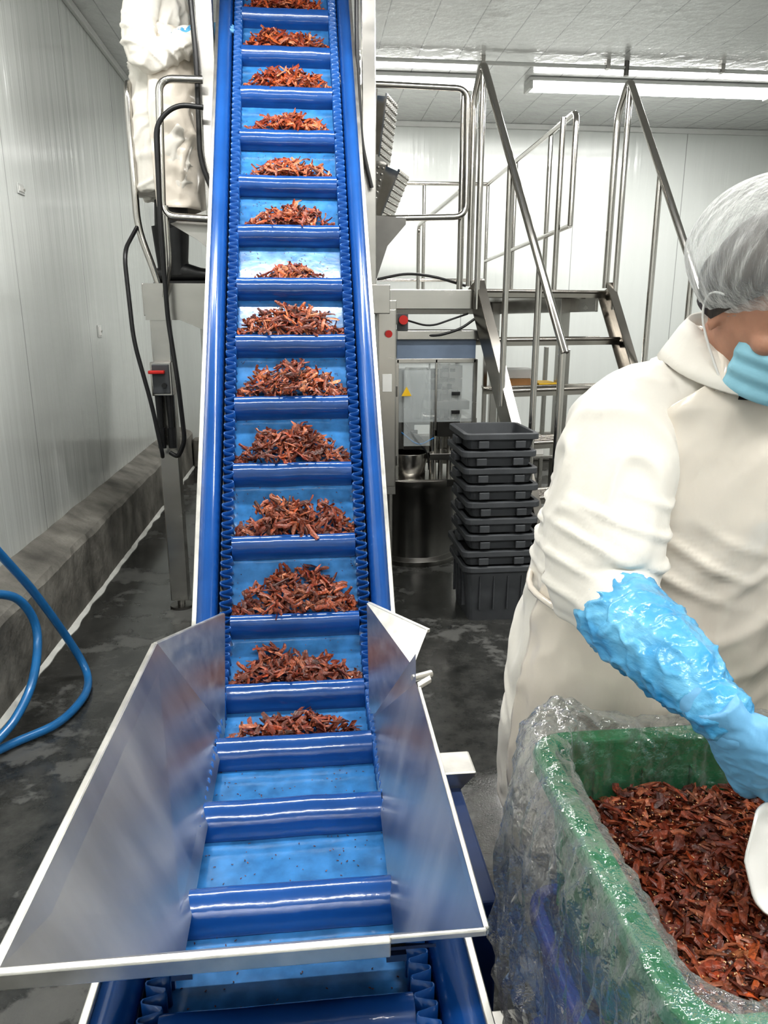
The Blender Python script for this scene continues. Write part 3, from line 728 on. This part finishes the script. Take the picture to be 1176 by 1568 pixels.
b.tube([(-.42,3.66,2.40),(-.54,3.66,2.41),(-.63,3.66,2.33),(-.64,3.66,1.9),(-.64,3.68,1.5),(-.61,3.66,1.2),(-.60,3.68,.92),(-.64,3.69,.84),(-.68,3.71,.86)],.011,BLACK,10,.06)
b.tube([(-.80,3.93,1.93),(-.82,3.7,1.8),(-.80,3.66,1.4),(-.74,3.66,1.1),(-.71,3.67,.86),(-.72,3.72,.84)],.010,BLACK,10,.08)
b.tube([(-.48,3.77,3.3),(-.45,3.76,2.6),(-.46,3.76,2.2),(-.40,3.76,2.05)],.012,BLACK,10,.1)
b.build()
b=MB('power_cable')
b.tube([(.27,3.77,3.3),(.265,3.76,2.7),(.28,3.76,2.3),(.33,3.76,2.1)],.010,BLACK,10,.1)
b.build(conv)
b=MB('floor_cable')
b.tube([(.42,4.42,1.72),(.6,4.5,1.76),(.75,4.45,1.74),(.95,4.5,1.69)],.008,BLACK,8,.1)
b.build()

b=MB('blue_hose')
pts=[(-1.16,2.15,1.35),(-1.14,2.35,1.05),(-1.12,2.62,.74),(-1.09,2.85,.48),(-1.04,2.98,.25),(-.99,3.03,.08),(-.95,2.96,.022),(-.93,2.80,.022),(-.97,2.62,.022),(-1.08,2.50,.022),(-1.13,2.42,.03)]
b.tube([p for p in catmull(pts,6)],.0165,HOSE,14)
pts=[(-1.13,2.40,.06),(-1.08,2.52,.10),(-1.06,2.68,.18),(-1.07,2.80,.33),(-1.10,2.74,.48),(-1.14,2.55,.58),(-1.16,2.30,.70),(-1.17,2.1,.85)]
b.tube([p for p in catmull(pts,6)],.0165,HOSE,14)
b.build()
b=MB('drain_grate'); b.bx(.36,.56,1.05,1.28,0,.012,BLACK)
for i in range(5):
    for j in range(6): b.cyl((.385+.038*i,1.07+.036*j,.012),(.385+.038*i,1.07+.036*j,.02),.012,DARKSTEEL,10)
b.build()

# ---------------------------------------------------------------- people helpers
def head(parent,M,hair=True,ns=1.0):
    b=MB('head_skin')
    rs=[]
    for i in range(25):
        ph=-pi/2+pi*i/24; ph=max(-pi/2+.03,min(pi/2-.03,ph)); z=.118*sin(ph); ring=[]
        for j in range(32):
            t=2*pi*j/32; x=.077*cos(ph)*cos(t); y=.096*cos(ph)*sin(t)
            if z<0:
                k=-z/.118; x*=1-.22*k; 
                if y>0: y*=1-.45*k
                else: y*=1-.02*k
            y=y-.004
            ring.append(V((x,y,z)))
        rs.append(ring)
    b.rings(rs,SKIN)
    limb(b,[(0,-.088,.022,.010),(0,-.104,-.004,.012),(0,-.113,-.024,.015),(0,-.100,-.033,.012)],SKIN,12,4)
    for s in(-1,1):
        ball(b,(s*.013,-.100,-.028),(.010,.011,.009),SKIN)
        ball(b,(s*.032,-.078,.026),(.024,.014,.010),SKIN)
        ball(b,(s*.042,-.066,-.028),(.022,.02,.018),SKIN)
        ball(b,(s*.078,.006,-.006),(.008,.018,.030),SKIN)
        ball(b,(s*.079,.004,-.032),(.006,.010,.011),SKIN)
    ball(b,(0,-.078,-.098),(.026,.022,.018),SKIN); ball(b,(0,-.092,-.058),(.026,.012,.013),SKIN)
    limb(b,[(0,.025,-.07,.055),(0,.035,-.13,.055),(0,.05,-.19,.065)],SKIN,18,4)
    remeshed(b,.0045,parent,SKIN,smooth=3,M=M)
    b=MB('facial_features')
    for s in(-1,1):
        ball(b,(s*.031,-.083,.006),(.013,.010,.008),EYEW); ball(b,(s*.031,-.091,.004),(.006,.004,.006),IRIS)
        b.tube([(s*.015,-.099,.026),(s*.032,-.099,.033),(s*.052,-.085,.028)],[.003,.004,.002],HAIR,8)
        b.tube([(s*.019,-.090,.011),(s*.031,-.095,.0145),(s*.044,-.086,.010)],[.0015,.0025,.0015],HAIR,8)
    b.tube([(-.024,-.096,-.060),(-.008,-.105,-.056),(0,-.105,-.058),(.008,-.105,-.056),(.024,-.096,-.060)],[.002,.0045,.004,.0045,.002],LIP,8)
    b.tube([(-.020,-.097,-.064),(0,-.104,-.067),(.020,-.097,-.064)],[.002,.005,.002],LIP,8)
    b.build(parent,M=M)
    b=MB('hair'); rs=[]
    for i in range(14):
        ph=pi/2-.03-(pi/2+.25)*i/13; ring=[]
        for j in range(40):
            t=2*pi*j/40; zz=.125*sin(ph)
            fr=max(0,-sin(t))
            z=max(zz,-.03+ .105*fr)
            ring.append(V((.088*cos(ph)*cos(t),.104*cos(ph)*sin(t)+.004,z+.004)))
        rs.append(ring)
    b.rings(rs,HAIR,(True,False)); ball(b,(0,.10,.0),(.045,.03,.045),HAIR); b.build(parent,M=M)
    b=MB('hairnet'); rs=[]; n=200
    for i in range(38):
        u=i/37; ph=pi/2-.02-(pi/2+.62)*u
        ring=[]
        for j in range(n):
            t=2*pi*j/n
            fr=max(0,-sin(t))
            cr=cos(ph)
            pl=1+(.011*sin(j*pi*2*34/n+3*noise.noise(V((cos(t)*2,sin(t)*2,u*2))))+.014*noise.noise(V((cos(t)*7,sin(t)*7,u*1.5))))*min(1,u*2.2)
            k=1-.20*max(0,(u-.72)/.28)**1.5
            x=.112*ns*cr*cos(t)*pl*k; y=.130*ns*cr*sin(t)*pl*k+.012; z=.045+.112*ns*sin(ph)*(1+.02*noise.noise(V((x*20,y*20,1))))
            z+=.048*fr*max(0,(u-.5)/.5)*1.0
            ring.append(V((x,y,z)))
        rs.append(ring)
    b.rings(rs,NET,(True,False))
    b.tube([tuple(p) for p in rs[-1]],.0035,NET,6,closed=True)
    b.build(parent,M=M)
    b=MB('face_mask'); rs=[]
    for i in range(29):
        u=i/28; z=-.016-.090*u; ring=[]
        for j in range(25):
            t=-1.12+2.24*j/24; rr=.090-.010*abs(t)**2-.012*abs(u-.35)
            pl=.0025*sin(u*pi*7)
            bow=.022*max(0,1-abs(t)*1.3)*(1-abs(u-.3))
            ring.append(V(((rr-.006+pl)*sin(t)*.98,-(rr+.012+pl+bow)*cos(t)*1.02+.0,z+.010*(1-abs(t))*(1-u))))
        rs.append(ring)
    b.rings(rs,MASK,(False,False),closed=False)
    for s in(-1,1):
        e0=rs[0][0 if s<0 else -1]; e1=rs[-1][0 if s<0 else -1]
        b.tube(catmull([tuple(e0),(s*.084,-.01,.012),(s*.088,.022,.0),(s*.084,.012,-.04),tuple(e1)],5),.0018,WHITEP,6)
    b.build(parent,M=M,sol=.0015)
def frame(o,y,zh):
    y=V(y).normalized(); z=V(zh); z=(z-y*z.dot(y)).normalized(); x=y.cross(z)
    M=Matrix(((x.x,y.x,z.x,o[0]),(x.y,y.y,z.y,o[1]),(x.z,y.z,z.z,o[2]),(0,0,0,1))); return M
def hand(name,parent,M,m,side=1,curl=.5,thumb=.5):
    b=MB(name)
    rs=[]
    for y,w,t in((-.03,.026,.021),(0,.027,.020),(.03,.036,.019),(.06,.041,.017),(.085,.040,.014),(.094,.034,.009)):
        rs.append([V((w*cos(2*pi*k/20),y,t*sin(2*pi*k/20))) for k in range(20)])
    b.rings(rs,m)
    for x,L_,sp_,cv in((.0300,.078,.10,.0),(.0100,.086,.02,.05),(-.0105,.080,-.05,.1),(-.0300,.062,-.13,.18)):
        a=0; p=V((side*x,.078,0)); pts=[(*p,.0105)]
        for q,(fr,rr) in enumerate(((.25,.0105),(.42,.0098),(.30,.0092),(.22,.0075))):
            if q: a+=(curl+cv)*(.75,1.0,.7)[q-1]
            d=V((side*sin(sp_)*cos(a),cos(sp_)*cos(a),-sin(a))); p=p+d*L_*fr; pts.append((*p,rr))
        limb(b,pts,m,12,3)
    limb(b,[(side*.018,.012,-.006,.016),(side*.040,.040,-.016,.0135),(side*.050,.066,-.028,.0115),(side*(.052-.02*thumb),.090,-.036-.01*thumb,.009)],m,12,3)
    return remeshed(b,.0032,parent,m,disp=lambda p:.0012*ridge(p,(60,60,60),2)-.0006,smooth=3,M=M)
def boot(b,x,y,z,dx,dy,h=.34,m=None,sole=None):
    d=V((dx,dy,0)).normalized(); w=V((-d.y,d.x,0))
    rs=[]
    for t,hw,ht in((-.085,.030,.05),(-.07,.038,.075),(-.02,.040,.10),(.04,.042,.085),(.10,.047,.066),(.15,.047,.058),(.185,.036,.045),(.20,.02,.03)):
        c=V((x,y,z+.018))+d*t; ring=[]
        for k in range(20):
            a=2*pi*k/20; ring.append(c+w*hw*cos(a)+V((0,0,max(0,ht/2+ht/2*sin(a)*1.0))))
        rs.append(ring)
    b.rings(rs,m)
    rs=[]
    for t,hh,ra in((-.01,.05,.045),(-.015,.12,.045),(-.015,.2,.052),(-.015,h,.060)):
        c=V((x,y,z+hh))+d*t; rs.append([c+w*ra*cos(2*pi*k/20)+d*ra*1.1*sin(2*pi*k/20) for k in range(20)])
    b.rings(rs,m)
    c=V((x,y,z+.010))+d*.055; b.box(tuple(c),(.28,.088,.020),sole or m,Matrix(((d.x,w.x,0),(d.y,w.y,0),(0,0,1))))

# ---------------------------------------------------------------- foreground worker
w1=empty('worker_with_apron')
TC=[(.50,.665,1.34,.27,.20),(.75,.665,1.33,.265,.20),(.92,.665,1.30,.25,.205),(1.05,.665,1.265,.24,.20),(1.2,.665,1.215,.235,.185),(1.31,.665,1.165,.225,.15),(1.38,.665,1.125,.185,.115),(1.43,.665,1.10,.115,.085),(1.465,.662,1.085,.085,.078)]
def trow(z):
    for a,c in zip(TC,TC[1:]):
        if a[0]<=z<=c[0]:
            t=(z-a[0])/(c[0]-a[0]); return [a[i]+(c[i]-a[i])*t for i in range(5)]
    return list(TC[0] if z<TC[0][0] else TC[-1])
b=MB('coat'); q=catmull([ (c[1],c[2],c[0],c[3],c[4]) for c in TC],4)
b.rings([ell((p[0],p[1],p[2]),p[3],p[4],40,2.3) for p in q],COAT)
limb(b,[(.57,1.12,1.355,.085),(.50,1.10,1.335,.088),(.462,1.06,1.265,.084),(.443,1.03,1.19,.084),(.434,.995,1.125,.076),(.434,.955,1.100,.058)],COAT,24,5)
limb(b,[(.76,1.12,1.355,.085),(.84,1.10,1.335,.088),(.88,1.08,1.25,.085),(.90,1.06,1.15,.078),(.86,.98,1.09,.068)],COAT,24,5)
def coatd(p):
    x,y,z=p
    if x<.55 and z>1.02:
        e=max(0,1-abs(z-1.14)/.13)**.7; s2=max(0,1-abs(z-1.31)/.13)
        wv=noise.noise(V((x*9,y*9,z*5)))*1.6
        fold=max(0,sin(2*pi*(z+.35*(x-.43)-.15*(y-1.0))/.042+wv))**2*(.62+.9*noise.noise(V((x*11,y*11,z*9))))
        return .003+.012*e*max(0,fold)+.010*wr(p,(.5,.2,.8),2.5,12,5,6)+.011*s2*wr(p,(-.45,0,.9),3,14,7,6)
    return .012*wr(p,(.15,0,1),1.5,10,3,5)+.008*wr(p,(.6,.2,.7),3,14,8,5)
remeshed(b,.0055,w1,COAT,disp=coatd,smooth=5)
b=MB('collar'); rs=[]
for i in range(9):
    u=i/8; ring=[]
    for j in range(41):
        t=-pi/2+.50+(2*pi-1.0)*j/40; back=max(0,sin(t)); fr=max(0,-sin(t))
        if u<.5: r_=.083+.003*u; z=1.425+.13*u*(.8+.3*back)
        else: r_=.085+.035*(u-.5)*2; z=1.490+.019*back-.055*(u-.5)*2
        ring.append(V((.66+r_*1.02*cos(t),1.080+r_*sin(t),z-.045*fr)))
    rs.append(ring)
b.rings(rs,COAT,(False,False),closed=False); b.build(w1,sol=.004)
b=MB('undershirt'); rs=[ell((.66,1.045,1.39),.075,.075,24),ell((.66,1.055,1.435),.072,.070,24),ell((.66,1.06,1.455),.066,.064,24)]; b.rings(rs,TEE); b.build(w1)
b=MB('apron'); rs=[]; NZ=130; ZT=1.425
for i in range(NZ+1):
    z=.46+(ZT-.46)*i/NZ; r0=trow(z); ring=[]
    amax=1.35 if z<1.16 else 1.35-.80*((z-1.16)/(ZT-1.16))**1.4
    for j in range(101):
        t=-pi/2+amax*(-1+2*j/100); rx,ry=r0[3]+.014,r0[4]+.016
        ct,stt=cos(t),sin(t); p=V((r0[1]+rx*math.copysign(abs(ct)**.87,ct),r0[2]+ry*math.copysign(abs(stt)**.87,stt),z))
        e=max(0,1-abs(z-1.12)/.10)
        fold=max(0,sin(2*pi*(z+.45*(p.x-.55))/.05+noise.noise(p*8)*2.5))**2
        f=.014*wr(p,(.25,0,1),1.5,7,2,4.5)+.010*e*fold*max(0,min(1,(.75-p.x)*5))+.006*wr(p,(.7,0,.7),3,12,9,5)
        d=V((ct,stt,0)); ring.append(p+d*f)
    rs.append(ring)
b.rings(rs,APRON,(False,False),closed=False)
for s in(-1,1):
    x=.665+s*.085; b.tube(catmull([(x,1.00,1.40),(x-s*.01,1.01,1.44),(x-s*.01,1.06,1.475),(x-s*.01,1.12,1.485)],4),.008,APRON,8)
b.tube(catmull([(.415,1.15,1.02),(.40,1.26,1.03),(.50,1.44,1.04),(.66,1.48,1.04),(.83,1.44,1.04),(.93,1.26,1.03),(.915,1.15,1.02)],5),.006,APRON,8)
b.build(w1,sol=.0025)
AX=(.2,-.9,-.25)
def sleeved(p):
    return .0045*wr(p,AX,8,26,2,7)+.0045*wr(p,(.8,.2,-.6),9,38,5,7)+.0025*wr(p,(.4,-.6,.5),18,60,7,6)-.002
b=MB('poly_sleeve'); limb(b,[(.430,.966,1.104,.050),(.432,.945,1.100,.061),(.440,.905,1.092,.059),(.450,.86,1.083,.055),(.459,.825,1.074,.050),(.468,.785,1.062,.043),(.474,.758,1.054,.031),(.478,.748,1.050,.037)],SLEEVE,28,6)
remeshed(b,.0030,w1,SLEEVE,disp=sleeved,smooth=3)
b=MB('poly_sleeve_far'); limb(b,[(.868,.99,1.095,.070),(.83,.90,1.06,.060),(.79,.82,1.03,.045)],SLEEVE,24,5)
remeshed(b,.0065,w1,SLEEVE,disp=sleeved,smooth=2)
Mh=frame((.482,.734,1.040),(.56,-.04,-.78),(-.62,-.7,-.35))@Matrix.Scale(1.1,4)
hand('glove',w1,Mh,GLOVE,side=-1,curl=.42)
b=MB('glove_cuff'); limb(b,[(.466,.765,1.056,.031),(.478,.748,1.048,.028),(.490,.738,1.032,.028)],GLOVE,18,4); remeshed(b,.004,w1,GLOVE,disp=lambda p:.002*(ridge(p,(40,40,40),3)-.5),smooth=2)
Mh=frame((.785,.81,1.025),(-.35,-.45,-.75),(.6,-.7,.1)); hand('glove_far',w1,Mh,GLOVE,side=1,curl=.4)
Mhd=Matrix.Translation((.640,1.00,1.522))@Matrix.Rotation(math.radians(10),4,'Z')@Matrix.Rotation(math.radians(25),4,'X')
head(w1,Mhd,ns=1.06)
b=MB('trousers')
for s in(-1,1): limb(b,[(.665+s*.10,1.33,.75,.115),(.665+s*.11,1.33,.45,.085),(.665+s*.115,1.34,.26,.070)],COAT,20,4)
b.build(w1)
b=MB('boots')
for s in(-1,1): boot(b,.68+s*.11,1.38,0,s*.1,-1,.34,WHITEP,GRAYP)
b.build(w1)
b=MB('white_scoop'); rs=[]
Ms=frame((.555,.715,.935),(.20,-.22,-.9),(-.3,-.9,.1))
for i in range(13):
    u=i/12; ring=[]
    for j in range(17):
        t=-1.25+2.5*j/16; wv=.060*(1-.30*max(0,(u-.75)/.25)**2)*(.60+.40*min(1,u*2.5)); ring.append(Ms@V((wv*sin(t),.135*u-.012*abs(sin(t))*u,.035-.055*cos(t)*(1-.15*u))))
    rs.append(ring)
b.rings(rs,WHITEP,(False,False),closed=False); b.tube([Ms@V((0,-.075,-.012)),Ms@V((0,-.04,-.014)),Ms@V((0,.01,-.016))],[.011,.012,.014],WHITEP,12)
ob=b.build(w1,sol=.003); 

# ---------------------------------------------------------------- worker on platform
w2=empty('worker_on_platform'); X,Y=-.66,4.10
b=MB('coat')
rows=[(2.10,X,.155,.20),(2.25,X,.150,.20),(2.45,X-.01,.140,.19),(2.62,X-.01,.130,.18),(2.80,X-.0,.130,.195),(2.93,X+.01,.115,.20),(3.01,X+.02,.08,.15),(3.05,X+.03,.055,.07)]
q=catmull([(r_[1],Y,r_[0],r_[2],r_[3]) for r_ in rows],4); b.rings([ell(p[:3],p[3],p[4],32,2.3) for p in q],COAT)
limb(b,[(X+.0,Y-.12,2.95,.065),(X-.02,Y-.20,2.90,.068),(X-.05,Y-.235,2.78,.066),(X-.03,Y-.24,2.66,.062),(X+.06,Y-.22,2.68,.056),(X+.15,Y-.19,2.74,.050)],COAT,20,5)
limb(b,[(X+.0,Y+.12,2.95,.065),(X-.0,Y+.20,2.90,.068),(X+.0,Y+.235,2.72,.062),(X+.10,Y+.22,2.68,.055),(X+.22,Y+.16,2.74,.048)],COAT,20,5)
def cd2(p):
    e=max(0,1-abs(p[2]-2.70)/.16)
    fold=max(0,sin(2*pi*(p[2]+.5*(p[0]-X))/.055+noise.noise(V(p)*6)*3))**2
    return .018*wr(p,(.3,0,1),2,11,3,6)+.012*wr(p,(1,0,.3),3,14,6,6)+.014*e*fold
remeshed(b,.0075,w2,COAT,disp=cd2,smooth=4)
b=MB('apron'); rs=[]
for i in range(55):
    z=2.02+.78*i/54; ring=[]
    for j in range(61):
        t=-1.75+3.5*j/60; p=V((X+.168*cos(t),Y+.212*sin(t),z)); ring.append(p+V((cos(t),sin(t),0))*(.024*wr(p,(.3,0,1),2,9,4,5.5)+.014*wr(p,(1,0,.5),3,12,2,5.5)))
    rs.append(ring)
b.rings(rs,APRON,(False,False),closed=False); b.build(w2,sol=.003)
b=MB('trousers'); limb(b,[(X+.02,Y-.09,2.2,.09),(X+.03,Y-.10,1.97,.065)],BLACK,18,4); limb(b,[(X-.0,Y+.10,2.2,.09),(X-.04,Y+.10,1.97,.065)],BLACK,18,4); b.build(w2)
b=MB('boots'); boot(b,X+.05,Y-.10,PZ,1,-.25,.30,BLACK); boot(b,X-.04,Y+.10,PZ,1,.05,.30,BLACK); b.build(w2)
b=MB('sleeve_cuff'); limb(b,[(X+.13,Y-.195,2.73,.052),(X+.19,Y-.18,2.76,.047),(X+.24,Y-.17,2.79,.034)],SLEEVE,18,4); remeshed(b,.006,w2,SLEEVE,disp=sleeved,smooth=2)
hand('glove',w2,frame((X+.24,Y-.17,2.79),(.9,.1,.2),(0,-.7,.7)),GLOVE,side=1,curl=.5)
hand('glove_far',w2,frame((X+.22,Y+.16,2.74),(.9,-.1,.2),(0,.7,.7)),GLOVE,side=-1,curl=.5)
head(w2,Matrix.Translation((X+.06,Y,3.175))@Matrix.Rotation(pi/2,4,'Z')@Matrix.Rotation(math.radians(18),4,'X')@Matrix.Scale(.97,4))

# ---------------------------------------------------------------- camera, world, view
cam=bpy.data.cameras.new('camera'); co=bpy.data.objects.new('camera',cam); C.scene.collection.objects.link(co); C.scene.camera=co
co.location=(0,0,1.5); co.rotation_euler=(math.radians(90-14.6),0,math.radians(-5.9))
cam.sensor_fit='VERTICAL'; cam.sensor_height=36; cam.sensor_width=27; cam.lens=1600/2212*36; cam.clip_start=.02
w=bpy.data.worlds.new('world'); C.scene.world=w; w.use_nodes=True; w.node_tree.nodes['Background'].inputs[0].default_value=(.8,.85,.9,1); w.node_tree.nodes['Background'].inputs[1].default_value=.3
C.scene.view_settings.view_transform='Standard'
for lk in ('Medium High Contrast','Standard - Medium High Contrast'):
    try: C.scene.view_settings.look=lk; break
    except Exception: pass
C.scene.view_settings.exposure=-.42
